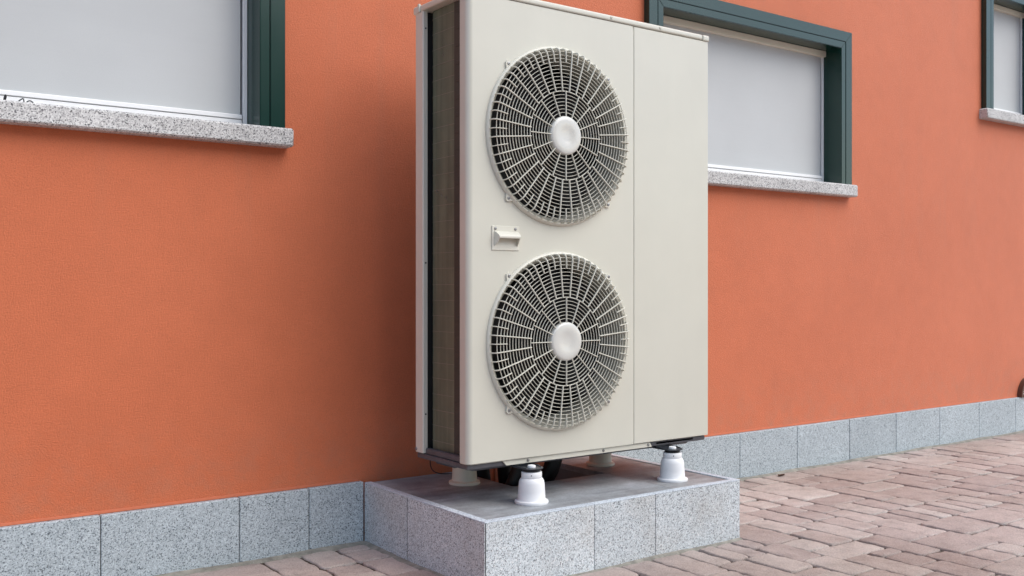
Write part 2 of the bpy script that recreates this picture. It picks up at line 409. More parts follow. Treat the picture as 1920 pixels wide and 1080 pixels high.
# wall vent at the far right, standing on the base course
g = B(); n = 20
cxv, czv, rv = 6.19, .2075, .112
outer = [(cxv+rv*math.cos(math.pi*i/n), czv+rv*math.sin(math.pi*i/n)*1.05) for i in range(n+1)]
inner = [(cxv+(rv-.02)*math.cos(math.pi*i/n), czv+.012+(rv-.03)*math.sin(math.pi*i/n)*1.05) for i in range(n+1)]
a = [g.verts.new((x, -.03, z)) for x, z in outer]; b = [g.verts.new((x, -.03, z)) for x, z in inner]
a2 = [g.verts.new((x, .0, z)) for x, z in outer]; b2 = [g.verts.new((x, .0, z)) for x, z in inner]
for i in range(n):
    g.faces.new((a[i], a[i+1], b[i+1], b[i])); g.faces.new((a[i], a2[i], a2[i+1], a[i+1])); g.faces.new((b[i], b[i+1], b2[i+1], b2[i]))
g.faces.new((a[0], b[0], b[n], a[n])); g.faces.new((b[0], b2[0], b2[n], b[n])); g.faces.new((a[0], a[n], a2[n], a2[0]))
vent = obj('air_vent', g, 'brownv', house, (cxv, 0, czv), smooth=40)
for i in range(6):
    z = czv+.018+i*.0125; hw = math.sqrt(max(1e-4, 1-((z-czv-.010)/(rv-.03)/1.05)**2))*(rv-.022)
    g = B(); box(g, cxv-hw, cxv+hw, -.024, -.006, z, z+.005); obj('slat', g, 'white', vent)

# the house across the yard, behind the viewer: what the dark lacquer and the cabinet mirror
oh = thing('opposite_house', 'dim two storey house across the yard, mirrored in the green lacquered frames', 'house', (2.5, -17, 0))
g = B(); box(g, -8, 13, -25, -17, -.3, 7.0); obj('wall', g, 'farwall', oh)
g = B(); prism_y(g, [(-8.5, 7.0), (13.5, 7.0), (13.5, 7.15), (2.5, 8.6), (-8.5, 7.15)], -25.6, -16.4); obj('roof', g, 'roof', oh)
for zz in (1.0, 4.2):
    for xx in (-6, -3, 0, 3, 6, 9):
        g = B(); box(g, xx, xx+1.2, -17.02, -16.98, zz, zz+1.4, .01); w_ = obj('window', g, 'white', oh)
        g = B(); box(g, xx+.08, xx+1.12, -16.978, -16.97, zz+.08, zz+1.32); obj('pane', g, 'dark', w_)

# ------------------------------------------------------------ plinth
PX0, PX1, PY, PH = 1.615, 2.701, -.753, .2051
pl = thing('equipment_plinth', 'low granite clad plinth against the wall carrying the cream metal cabinet', 'plinth', ((PX0+PX1)/2, (PY-.02)/2, 0))
T = .026
HX0, HX1, HY = 1.992, 2.408, -.374
g = B()
for a in ((PX0+T, HX0-.001, PY+T, -.022), (HX1+.001, PX1-T, PY+T, -.022), (HX0-.001, HX1+.001, PY+T, HY-.001)): box(g, *a, -.05, PH-.024)
obj('core', g, 'conc', pl)
g = B(); box(g, HX0, HX1, HY, -.022, -.05, .035); 
bmesh.ops.subdivide_edges(g, edges=g.edges, cuts=10, use_grid_fill=True)
for v in g.verts:
    if v.co.z > .03: v.co.z += random.uniform(-.01, .02)
obj('debris', g, 'debris', pl, kind='stuff')
def slab(x0, x1, y0, y1, mat='granite_b'):
    g = B(); box(g, x0, x1, y0, y1, -.05, PH-.0035, .0012, 1); obj('granite_slab', g, mat, pl)
fx = [PX0+.0028, 2.029, 2.292, PX1]
def pslab(poly): g = B(); prism(g, poly, -.05, PH-.0035, .0012); obj('granite_slab', g, 'granite_b', pl)
pslab([(PX0+.0050, PY), (fx[1]-.0013, PY), (fx[1]-.0013, PY+T), (PX0+T+.004, PY+T)])
for a, b in zip(fx[1:], fx[2:]): slab(a+.0013, b-.0013, PY+random.uniform(0, .001), PY+T)
pslab([(PX0, PY+.0005), (PX0+.0018, PY+.0005), (PX0+T, PY+T+.002), (PX0+T, -.3168), (PX0, -.3168)])
slab(PX0, PX0+T, -.3118, -.0225)
g = B(); box(g, PX0+.0010, PX0+.02, -.3166, -.3120, -.04, PH-.004); obj('joint_shade_filler', g, 'endplate', pl)  # dark strip that puts the open joint's shade into colour
slab(PX1-T, PX1-.0002, PY+T+.001, -.3153); slab(PX1-T, PX1-.0002, -.3127, -.0225)
# sawn rim: the pale edge on top of every cladding slab
def rim(x0, x1, y0, y1):
    g = B(); box(g, x0, x1, y0, y1, PH-.0033, PH+.0005, .0012, 1); obj('rim_edge', g, 'rim', pl)
for a, b in zip(fx, fx[1:]): rim(a+.0010-(.0030 if a == fx[0] else 0), b-.0010, PY-.0002, PY+T)
rim(PX0-.0002, PX0+T, PY+T+.001, -.3150); rim(PX0-.0002, PX0+T, -.3130, -.0225)
rim(PX1-T, PX1+.0002, PY+T+.001, -.3150); rim(PX1-T, PX1+.0002, -.3130, -.0225)
# dark paving slabs on top, round the pipe opening
a, b = PX0+T+.0012, PX1-T-.0012; c = PY+T+.0012; z0, z1 = PH-.0235, PH-.0022
g = B(); prism(g, [(a, -.0225), (a, c), (HX1-.001, c), (HX1-.001, HY), (HX0, HY), (HX0, -.0225)], z0, z1, .0012); obj('top_slab', g, 'slate', pl)
g = B(); prism(g, [(HX1+.001, c), (b, c), (b, -.0225), (HX1+.001, -.0225)], z0, z1-.0004, .0012); obj('top_slab', g, 'slate', pl)

# pale sand swept into the angle between the stone and the pavers
def fillet(p0, p1, out, name='sand_fillet'):
    g = B(); n = int((Vector(p1)-Vector(p0)).length/.02); rows = []
    for i in range(n+1):
        p = Vector(p0).lerp(Vector(p1), i/n); w = .026+.012*math.sin(i*.37)*math.sin(i*.11)+random.uniform(-.003, .003); h = .0035+.002*math.sin(i*.23)
        rows.append([g.verts.new((p.x+out[0]*w*f, p.y+out[1]*w*f, z+random.uniform(-.0007, .0007))) for f, z in ((-.1, h), (.25, h*.8), (.6, h*.1), (1, -.004), (1.35, -.0085))])
    for A, Bq in zip(rows, rows[1:]):
        for k in range(4): g.faces.new((A[k], A[k+1], Bq[k+1], Bq[k]))
    obj(name, g, 'sandl', None, smooth=60, kind='structure')
fillet((-1.4, -.022, 0), (1.615, -.022, 0), (0, -1)); fillet((2.701, -.022, 0), (8.8, -.022, 0), (0, -1))
fillet((PX0, -.74, 0), (PX0, -.03, 0), (-1, 0)); fillet((PX0, PY, 0), (PX1, PY, 0), (0, -.55))

# ------------------------------------------------------------ outdoor unit
UX, UY, UZ = 1.667, -.587, .337
UW, UD, UH = 1.051, .314, 1.456
un = thing('heat_pump_unit', 'tall cream metal heat pump cabinet with two round fan grilles, raised on four short feet', 'heat pump', (UX+UW/2, UY+UD/2, UZ))
def U(bm): bmesh.ops.translate(bm, vec=Vector((UX, UY, UZ)), verts=bm.verts); return bm
FC = [(.355, 1.027), (.357, .367)]
RH = .272
LIDZ = 1.4345; XS = .6825
# front panel: flat plate with two round holes, rolled left edge, side return
g = B(); rr = .018; th = .0015
def ring_cell(cx, cz, x0, x1, z0, z1, y):
    N = 96; ci = [g.verts.new((cx+RH*math.cos(2*math.pi*i/N), y, cz+RH*math.sin(2*math.pi*i/N))) for i in range(N)]
    def edge(a):
        dx, dz = math.cos(a), math.sin(a); ts = []
        if dx > 1e-9: ts.append((x1-cx)/dx)
        if dx < -1e-9: ts.append((x0-cx)/dx)
        if dz > 1e-9: ts.append((z1-cz)/dz)
        if dz < -1e-9: ts.append((z0-cz)/dz)
        t = min(ts); return (cx+dx*t, cz+dz*t)
    angs = [2*math.pi*i/N for i in range(N)]
    corners = {}
    for X in (x0, x1):
        for Z in (z0, z1): corners[math.atan2(Z-cz, X-cx) % (2*math.pi)] = (X, Z)
    eo = [g.verts.new((edge(t)[0], y, edge(t)[1])) for t in angs]
    for i in range(N):
        j = (i+1) % N; a0 = angs[i]; a1 = a0+2*math.pi/N; mid = [c for c in corners if a0 < c < a1]
        if mid:
            X, Z = corners[mid[0]]; cv = g.verts.new((X, y, Z)); g.faces.new((ci[i], eo[i], cv, eo[j], ci[j]))
        else: g.faces.new((ci[i], eo[i], eo[j], ci[j]))
zm = .697
ring_cell(*FC[1], rr+.002, XS-.0012, 0.004, zm, 0.); ring_cell(*FC[0], rr+.002, XS-.0012, zm, LIDZ, 0.)
prof = [(rr+.002, 0.)]+[(rr-rr*math.sin(R(a)), rr-rr*math.cos(R(a))) for a in (0, 15, 30, 45, 60, 75, 90)]+[(0, .043), (.004, .046), (.012, .046)]
zs_ = [.004, LIDZ]
cols = [[g.verts.new((x, y, z)) for z in zs_] for x, y in prof]
for A, Bq in zip(cols, cols[1:]): g.faces.new((A[0], Bq[0], Bq[1], A[1]))
# little bottom turn-under
pb = [(x, y) for x, y in prof[:-2]]
lo = [g.verts.new((x, y, .004)) for x, y in pb]; lo2 = [g.verts.new((x+(.006 if x < .01 else 0), y+.006, .0)) for x, y in pb]
for i in range(len(pb)-1): g.faces.new((lo[i], lo[i+1], lo2[i+1], lo2[i]))
q = [g.verts.new(v) for v in ((XS-.0012, 0, .004), (rr+.002, 0, .004), (rr+.002, .006, 0.), (XS-.0012, .006, 0.))]; g.faces.new(q)
q = [g.verts.new(v) for v in ((XS-.0012, 0, .004), (XS-.0012, 0, LIDZ), (XS-.0012, .01, LIDZ), (XS-.0012, .01, .004))]; g.faces.new(q)
bmesh.ops.remove_doubles(g, verts=g.verts, dist=1e-5)
front = obj('front_panel', U(g), 'cream', un, smooth=28)
g = B(); box(g, XS+.0012, UW, 0, .03, .003, LIDZ, .003, 3); obj('service_panel', U(g), 'cream', un, smooth=40)
g = B(); box(g, UW-.002, UW, .0305, UD-.002, .003, LIDZ, 0); obj('side_panel', U(g), 'cream', un)
g = B(); box(g, XS-.004, XS+.004, .010, .012, .01, LIDZ); obj('seam_backing', U(g), 'dark', un)
# lower folded lip
g = B(); prism_y(g, [(.135, .001), (.150, -.0145), (.775, -.0145), (.765, .001)], .007, .012); obj('bottom_lip', U(g), 'cream', un)
g = B(); box(g, .80, .985, .012, .03, -.010, .002, .001); obj('bottom_lip', U(g), 'pan', un)
# top lid with corner caps
g = B(); box(g, -.003, UW-.032, -.004, UD+.002, LIDZ+.0015, UH, .006, 3); box(g, UW-.031, UW-.03, 0, UD, LIDZ+.003, UH-.002); obj('top_lid', U(g), 'cream', un, smooth=35)
g = B(); box(g, UW-.031, UW+.003, -.0048, .03, LIDZ-.0005, UH+.0005, .006, 3); obj('corner_cap', U(g), 'cream', un, smooth=35)
g = B(); box(g, UW-.031, UW+.003, .0305, UD+.002, LIDZ+.0015, UH, .006, 3); obj('corner_cap', U(g), 'cream', un, smooth=35)
g = B(); box(g, -.0042, .04, UD-.034, UD+.003, LIDZ-.004, UH+.0008, .006, 3); obj('corner_cap', U(g), 'cream_lit', un, smooth=35)
g = B(); box(g, -.0075, .0, UD-.040, UD-.030, LIDZ-.002, UH+.004, .002, 2); obj('clip', U(g), 'cream', un, smooth=35)
# rear post (left side), L section
g = B(); pr = [(.017, .262), (.017, .2605), (.003, .2605), (.0, .2635), (.0, .304), (.003, .311), (.01, .314), (.06, .314), (.06, .311), (.012, .311), (.004, .302), (.004, .2635), (.017, .2625)]
prism(g, pr, .004, LIDZ+.001); obj('rear_post', U(g), 'cream_lit', un, smooth=35)
# coil: wraps from left side round to the back
cx_ = .030
path = [(cx_, .050), (cx_, .243)]+[(cx_+.022-.022*math.cos(R(a)), .243+.022*math.sin(R(a))) for a in range(15, 91, 15)]+[(XS-.02, .265)]
g = B(); inn = [(min(x+.022, x+.022) if y < .244 else x+.010, y if y < .244 else y-.012) for x, y in path]
cA = [[g.verts.new((x, y, z)) for z in (.018, LIDZ)] for x, y in path]; cB = [[g.verts.new((x, y, z)) for z in (.018, LIDZ)] for x, y in inn]
for CC in (cA, cB):
    for A, Bq in zip(CC, CC[1:]): g.faces.new((A[0], Bq[0], Bq[1], A[1]))
coil = obj('coil', U(g), 'fins', un, smooth=40)
g = B()
for i in range(28):
    z = .045+i*.0505
    pts = [(x-.0006, y+(.0006 if y > .255 else 0), z+.0008*math.sin(i*1.7+y*30)) for x, y in path[:8]]
    tube(g, pts, .0008, 4)
t_ = obj('coil_tubes', U(g), 'finline', un, kind='stuff')
g = B(); box(g, .0280, .032, .052, .118, .018, LIDZ)
for i in range(26):
    z = .06+i*.0535+random.uniform(-.004, .004); box(g, .0262, .0278, .076, .108, z, z+.012, .0005, 1)
1; obj('coil_end_plate', U(g), 'endplate', un)
for y_, z_ in ((.150, 1.275), (.16, .83), (.135, .82), (.19, .845)):
    g = B(); tube(g, [(.0298, y_+.03, z_), (.026, y_+.032, z_+.006), (.0298, y_+.031, z_+.012)], .0008, 4); obj('bent_fin', U(g), 'screw', un)
# cavity
g = B(); box(g, .0175, .062, .272, .290, .01, LIDZ); box(g, .07, XS-.01, .226, .228, .02, LIDZ-.005); box(g, XS-.011, XS-.006, .012, .226, .02, LIDZ-.005); box(g, .07, XS-.012, .012, .226, LIDZ-.004, LIDZ-.002)
box(g, .07, XS-.012, .012, .226, .694, .697)
obj('inner_wall', U(g), 'dark', un)
# back grille panel
g = B(); box(g, XS-.018, UW-.003, .311, .314, .003, LIDZ); obj('rear_panel', U(g), 'cream', un)
# base pan
g = B(); box(g, .006, UW-.004, .012, UD-.006, -.016, .001, .004, 2); box(g, .010, .03, .048, .262, .001, .020, .003, 1); box(g, .05, UW-.05, .05, UD-.05, -.030, -.0165, .008, 2)
box(g, .016, .10, .10, .21, -.023, -.0165, .003, 1)
obj('base_pan', U(g), 'pan', un, smooth=35)
# handle
g = B(); box(g, .088, .192, -.003, -.0002, .655, .731, .0012, 1); hp = obj('handle', U(g), 'plastic', un, smooth=35)
g = B()
hx0, hx1 = .096, .186
outp = [(-.003, .714), (-.012, .7105), (-.024, .702), (-.0265, .697), (-.0245, .692)]
inpf = [(-.003, .709), (-.012, .7045), (-.020, .698), (-.022, .695), (-.0230, .692)]
nx_ = len(outp)
def hx(i, s):  # hood narrows towards its front edge, rounded
    inset = [0, .002, .004, .005, .005][i]
    return hx0+inset if s == 0 else hx1-inset
L = [g.verts.new((hx(i, 0), y, z)) for i, (y, z) in enumerate(outp)]; Rr = [g.verts.new((hx(i, 1), y, z)) for i, (y, z) in enumerate(outp)]
Li = [g.verts.new((hx(i, 0)+.003, y, z)) for i, (y, z) in enumerate(inpf)]; Ri = [g.verts.new((hx(i, 1)-.003, y, z)) for i, (y, z) in enumerate(inpf)]
for i in range(nx_-1):
    g.faces.new((L[i], L[i+1], Rr[i+1], Rr[i])); g.faces.new((Li[i], Ri[i], Ri[i+1], Li[i+1]))
g.faces.new((L[-1], Li[-1], Ri[-1], Rr[-1]))
for s, V1, V2, x in ((0, L, Li, hx0), (1, Rr, Ri, hx1)):
    xi = x+(.003 if s == 0 else -.003)
    p0 = g.verts.new((x, -.003, .668)); p1 = g.verts.new((x+(.003 if s == 0 else -.003), -.0125, .676)); 
    q0 = g.verts.new((xi, -.003, .668)); q1 = g.verts.new((p1.co.x+(.0025 if s == 0 else -.0025), -.0125, .676))
    g.faces.new(V1[:]+[p1, p0]); g.faces.new(V2[:]+[q1, q0])
    g.faces.new((V1[-1], p1, q1, V2[-1])); g.faces.new((p1, p0, q0, q1))
obj('hood', U(g), 'plastic', hp, smooth=50)
def screw(x, y, z, par, r=.0055, mat='screw', axis='Y'):
    g = B()
    lathe(g, [(0, -.0022), (r*.35, -.0022), (r*.4, -.003), (r*.8, -.0026), (r, -.0008), (r, .0)], Vector((x, y, z)), 16, 'Y')
    if axis == 'X': bmesh.ops.rotate(g, cent=(x, y, z), matrix=Matrix.Rotation(R(-90), 3, 'Z'), verts=g.verts)
    return obj('screw', U(g), mat, par, smooth=40)
screw(.101, -.003, .722, hp, .0048); screw(.177, -.003, .722, hp, .0048)
for x in (.577, .805): screw(x, -.004, 1.447, un, .005, 'cream')
for x in (.234, .551, .757): screw(x, .007, -.0065, un, .005)
screw(.0, .303, .014, un, .006, axis='X'); screw(-.0042, UD-.034, LIDZ+.004, un, .004, axis='X')
for z in (.13, .62, 1.38): screw(.010, .2605, z, un, .0025, 'dark')
# fans and guards
for k, (cx, cz) in enumerate(FC):
    C = Vector((UX+cx, UY, UZ+cz)); n = 96
    g = B(); lathe(g, [(.289, -.0003), (.2885, -.005), (.286, -.009), (.2815, -.0105), (.2775, -.008), (.2765, -.0003)], C, n, 'Y', close=True)
    gd = obj('fan_guard', g, 'plastic', un, C, smooth=50)
    g = B(); lathe(g, [(.2760, -.004), (.2700, -.001), (.2645, .008), (.2610, .05), (.2590, .105), (.2640, .108), (.2690, .02), (.2755, .002)], C, n, 'Y', close=True); obj('fan_shroud', g, 'shroud', un, C, smooth=50)
    y0 = -.034
    ri = .0625; radii = [ri+i*(.142-ri)/7 for i in range(1, 8)]+[.142+i*(.269-.142)/11 for i in range(1, 12)]
    for i, r in enumerate(radii):
        g = B(); w = .0009 if i != 6 else .0016; yy = y0+(.0005 if i < 16 else .0035 if i == 17 else .001)
        lathe(g, [(r-w, yy+.001), (r-w*.5, yy), (r+w*.5, yy), (r+w, yy+.001), (r+w*.7, yy+.0030), (r-w*.7, yy+.0030)], C, n, 'Y', close=True)
        obj('ring', g, 'plastic', gd, C, smooth=50)
    def bar_mesh(r0, r1, curl, w, nm):
        g = B(); pts = [(r0, y0-.0012, 0)]
        if curl: pts += [(.262, y0-.0012, 0), (.2695, y0+.0002, 0), (.2755, y0+.004, 0), (.2790, y0+.010, 0), (.2806, y0+.0245, 0)]
        else: pts += [(r1, y0-.0012, 0)]
        tube(g, pts, .005, w=w, up=(0, 1, 0.0001)) if False else None
        # sweep by hand: width along z, depth across the path
        P = [Vector(p) for p in pts]; rings = []
        for i, p in enumerate(P):
            t = (P[min(i+1, len(P)-1)]-P[max(i-1, 0)]).normalized(); nn_ = Vector((t.y, -t.x, 0))
            rings.append([g.verts.new(p+nn_*d+Vector((0, 0, s))) for d, s in ((-.0025, -w/2), (-.0025, w/2), (.0012, w/2), (.0022, w*.3), (.0022, -w*.3), (.0012, -w/2))])
        for A, Bq in zip(rings, rings[1:]):
            for q in range(6): g.faces.new((A[q], A[(q+1) % 6], Bq[(q+1) % 6], Bq[q]))
        g.faces.new(rings[0]); g.faces.new(rings[-1]); bmesh.ops.recalc_face_normals(g, faces=g.faces)
        me = bpy.data.meshes.new(nm); g.to_mesh(me); g.free(); me.materials.append(M['plastic']); return me
    if k == 0:
        me_in = bar_mesh(.060, .143, False, .0028, 'bar'); me_lo = bar_mesh(.141, 0, True, .0034, 'bar'); me_sh = bar_mesh(.2345, 0, True, .0028, 'bar')
    for i in range(16): place('bar', me_in, gd, C, rot=(0, R(22.5*i), 0))
    for i in range(32): place('bar', me_lo, gd, C, rot=(0, R(11.25*i+5.625), 0))
    for i in range(32): place('bar', me_sh, gd, C, rot=(0, R(11.25*i), 0))
    g = B(); lathe(g, [(0, -.0375), (.012, -.0378), (.022, -.0386), (.030, -.0400), (.044, -.0408), (.054, -.0400), (.0600, -.0384), (.0625, -.034), (.0620, -.022)], C, 64, 'Y')
    obj('hub_cap', g, 'hub', gd, C, smooth=60)
    for a in (45.5, 134.5, 225.5, 314.5):
        d = Vector((math.cos(R(a)), 0, math.sin(R(a)))); t = Vector((-d.z, 0, d.x))
        g = B(); pts = [d*.284+t*.019, d*.284-t*.019, d*.297-t*.010, d*.3035-t*.004, d*.3035+t*.004, d*.297+t*.010]
        A = [g.verts.new(C+p+Vector((0, -.006, 0))) for p in pts]; Bv = [g.verts.new(C+p+Vector((0, -.0002, 0))) for p in pts]
        g.faces.new(A); g.faces.new(Bv)
        for i in range(6): g.faces.new((A[i], A[(i+1) % 6], Bv[(i+1) % 6], Bv[i]))
        ear = obj('ear', g, 'plastic', gd)
        g = B(); lathe(g, [(0, -.0075), (.0022, -.0075), (.0026, -.0085), (.0046, -.008), (.0052, -.006)], C+d*.2935, 14, 'Y'); obj('screw', g, 'screw', ear, smooth=40)
    # fan behind the guard
    g = B(); lathe(g, [(0, .020), (.05, .021), (.062, .028), (.065, .05), (.065, .085), (0, .085)], C, 40, 'Y'); fan = obj('fan', g, 'blade', un, C, smooth=40)
    for b_ in range(4):
        g = B(); grid = []
        for i in range(9):
            r = .060+i*(.236-.060)/8; row = []
            for j in range(9):
                f = j/8; sp = R(66)*(1-.12*i/8); a = R(90*b_+18*k)+f*sp+.25*(i/8)**1.5
                row.append(g.verts.new(C+Vector((r*math.cos(a), .032+.055*f*(1-.25*i/8)+.01*math.sin(math.pi*f), r*math.sin(a)))))
            grid.append(row)
        for i in range(8):
            for j in range(8): g.faces.new((grid[i][j], grid[i][j+1], grid[i+1][j+1], grid[i+1][j]))
        obj('blade', g, 'blade', fan, C, smooth=60)
    g = B(); lathe(g, [(0, .10), (.05, .10), (.052, .15), (0, .16)], C, 24, 'Y')
    box(g, C.x-.025, C.x-.015, C.y+.15, C.y+.16, C.z-.30, C.z+.30); box(g, C.x+.015, C.x+.025, C.y+.15, C.y+.16, C.z-.30, C.z+.30)
    obj('motor_bracket', g, 'pan', un, smooth=40)
# mounting rails and feet
FX = (1.891, 2.510); FY = (-.612, -.230)
for x in FX:
    g = B(); poly = [(x-.036, UY+.30), (x-.036, FY[0]+.012)]+[(x+.036*math.cos(R(a)), FY[0]-.004+.030*math.sin(R(a))) for a in range(190, 351, 20)]+[(x+.036, FY[0]+.012), (x+.036, UY+.30)]
    prism(g, poly, .3105, .3135)
    for s in (-1, 1): tube(g, spline([(x+s*.036, -.30, .3155), (x+s*.036, FY[0]+.04, .3155), (x+s*.034, FY[0]+.012, .3145), (x+s*.028, FY[0]-.008, .3145)], 4), .0022, 6)
    box(g, x-.034, x+.034, UY+.022, UY+.29, .3137, UZ-.0125)
    obj('mounting_rail', g, 'bracket', un, smooth=35)
labels = {(0, 0): 'white plastic foot under the front left corner of the heat pump', (1, 0): 'white plastic foot under the front right end of the heat pump, by the plinth corner',
          (0, 1): 'cream foot at the back left, nearest the coral wall', (1, 1): 'cream foot at the back right, beyond the dark pipe opening'}
for i, x in enumerate(FX):
    for j, y in enumerate(FY):
        z = PH-.0020; rear = j == 1; c = Vector((x, y, z))
        t = thing('support_foot', labels[(i, j)], 'foot', c, 'feet carrying the heat pump')
        mt = 'foot_c' if rear else 'foot'
        if rear: pr = [(0, 0), (.0535, 0), (.0545, .004), (.0530, .0085), (.047, .010), (.0435, .013), (.0405, .06), (.0385, .1075), (0, .1075)]
        else: pr = [(0, 0), (.0525, 0), (.0540, .004), (.0525, .0085), (.046, .0095), (.0435, .0125), (.0422, .040), (.0405, .062), (.0385, .071), (.0350, .0765), (.0322, .0790), (0, .0790)]
        obj('body', lathe(B(), pr, c, 56), mt, t, c, smooth=45)
        if not rear:
            obj('collar', lathe(B(), [(0, .0792), (.0315, .0792), (.0325, .0805), (.0322, .0965), (.031, .0980), (0, .0980)], c, 48), mt, t, c+Vector((0, 0, .0792)), smooth=45)
            hd = R(232); g = B(); lathe(g, [(0, -.0006), (.0016, -.0006), (.0018, 0)], Vector((0, 0, 0)), 10, 'Y')
            bmesh.ops.rotate(g, cent=(0, 0, 0), matrix=Matrix.Rotation(hd-R(270), 3, 'Z'), verts=g.verts)
            bmesh.ops.translate(g, vec=c+Vector((math.cos(hd)*.0326, math.sin(hd)*.0326, .0895)), verts=g.verts); obj('grub_hole', g, 'dark', t)
        obj('rubber_pad', lathe(B(), [(0, .0982), (.024, .0982), (.0265, .1000), (.0265, .1035), (.024, .1070), (0, .1070)] if not rear else [(0, .1077), (.02, .1077), (0, .1078)], c, 40), 'black', t, smooth=45)
        if not rear: obj('bolt_cap', lathe(B(), [(0, .1105), (.0130, .1105), (.0130, .1150), (.0115, .1175), (0, .1180)], c, 32), mt, t, smooth=45)
# pipes below; the last two are added to darken the space by the wall
def pipe(pts, r, mat, name, label, cat, grp=None, n=14):
    g = B(); tube(g, spline(pts, 8), r, n); o = obj(name, g, mat, None, smooth=60); tag(o, label, cat, grp); return o
pipe([(2.22, -.31, .325), (2.22, -.31, .26), (2.20, -.28, .19), (2.15, -.20, .12), (2.10, -.05, .08)], .030, 'black', 'insulated_pipe', 'thick black insulated pipe bending into the opening, right one', 'pipe')
pipe([(2.09, -.30, .325), (2.085, -.30, .25), (2.06, -.27, .16), (2.04, -.20, .09), (2.04, -.05, .07)], .034, 'black', 'insulated_pipe', 'thicker black insulated pipe dropping behind the front left foot', 'pipe')
pipe([(2.03, -.20, .05), (2.032, -.205, .2), (2.035, -.20, .318)], .006, 'orange', 'conduit', 'thin orange conduit rising from the pipe opening', 'conduit')
pipe([(1.99, -.06, .20), (1.90, -.05, .209), (1.86, -.06, .238), (1.84, -.09, .300)], .0018, 'black', 'cable', 'thin black cable looping under the heat pump near the wall', 'cable', n=8)
pipe([(1.995+.05, -.10, .30), (2.05, -.10, .22), (2.07, -.085, .12), (2.09, -.05, .05)], .030, 'black', 'insulated_pipe', 'added black pipe close to the wall beside the back left foot, darkening the gap', 'pipe')  # added pipe, its black stands for deep shade on the wall
pipe([(2.16, -.09, .30), (2.16, -.09, .2), (2.18, -.08, .1), (2.2, -.05, .05)], .026, 'black', 'insulated_pipe', 'slim added black pipe nearest the wall, right of the orange conduit, darkening the gap', 'pipe')  # second added pipe, there to darken the space under the unit
# wire ends on the left window sill
pipe([(.520, .035, 1.397), (.533, .03, 1.404), (.549, .028, 1.417), (.5525, .028, 1.412), (.5535, .03, 1.398)], .0017, 'black', 'wire_end', 'thin black wire bent in a peaked loop on the left window sill', 'wire', n=8)
pipe([(.556, .03, 1.398), (.561, .028, 1.409), (.569, .027, 1.413), (.577, .028, 1.408), (.580, .03, 1.398)], .0017, 'black', 'wire_end', 'thin black wire in a low round arch on the left window sill', 'wire', n=8)
pipe([(.499, .03, 1.397), (.503, .03, 1.403), (.507, .03, 1.421), (.504, .031, 1.420), (.502, .031, 1.405), (.508, .03, 1.397)], .0022, 'black', 'wire_end', 'knotted black wire tip at the far left of the window sill', 'wire', n=8)

# ------------------------------------------------------------ pavers
cth, sth = math.cos(R(TH)), math.sin(R(TH)); FPX = 1869.02
def proj(x, y, z=0):
    dx, dy, dz = x, y+3.1, z-HC; t = dx*cth+dy*sth
    if t < .1: return None
    return 960+FPX*(dx*sth-dy*cth)/t, 538.9-FPX*dz/t, t
rnd = random.Random(11)
MX, MY = .1271, .0635
GX0 = 2.375-MX*30; NXc, NYc = 84, 54; YTOP = -.047
occ = [[False]*NYc for _ in range(NXc)]; tiles = []
for j in range(NYc):
    for i in range(NXc):
        if occ[i][j]: continue
        opts = [(1, 2, 3), (1, 3, 4), (1, 4, 2), (2, 3, 3.4), (2, 2, 1.6), (2, 4, 1.2), (1, 1, .35)]
        if j == 0: opts = [(1, 1, 1), (1, 2, 2), (1, 3, 1.5), (2, 2, 1)]
        ok = [(w, l, p) for w, l, p in opts if i+w <= NXc and j+l <= NYc and not any(occ[a][b] for a in range(i, i+w) for b in range(j, j+l))]
        if not ok: ok = [(1, 1, 1)]
        w, l, _ = rnd.choices(ok, [q[2] for q in ok])[0]
        for a in range(i, i+w):
            for b in range(j, j+l): occ[a][b] = True
        if w == 2 and l >= 3 and rnd.random() < .22:
            for s in range(3): tiles.append((GX0+(i+s*2/3)*MX, GX0+(i+(s+1)*2/3)*MX, YTOP-(j+l)*MY, YTOP-j*MY))
        else: tiles.append((GX0+i*MX, GX0+(i+w)*MX, YTOP-(j+l)*MY, YTOP-j*MY))
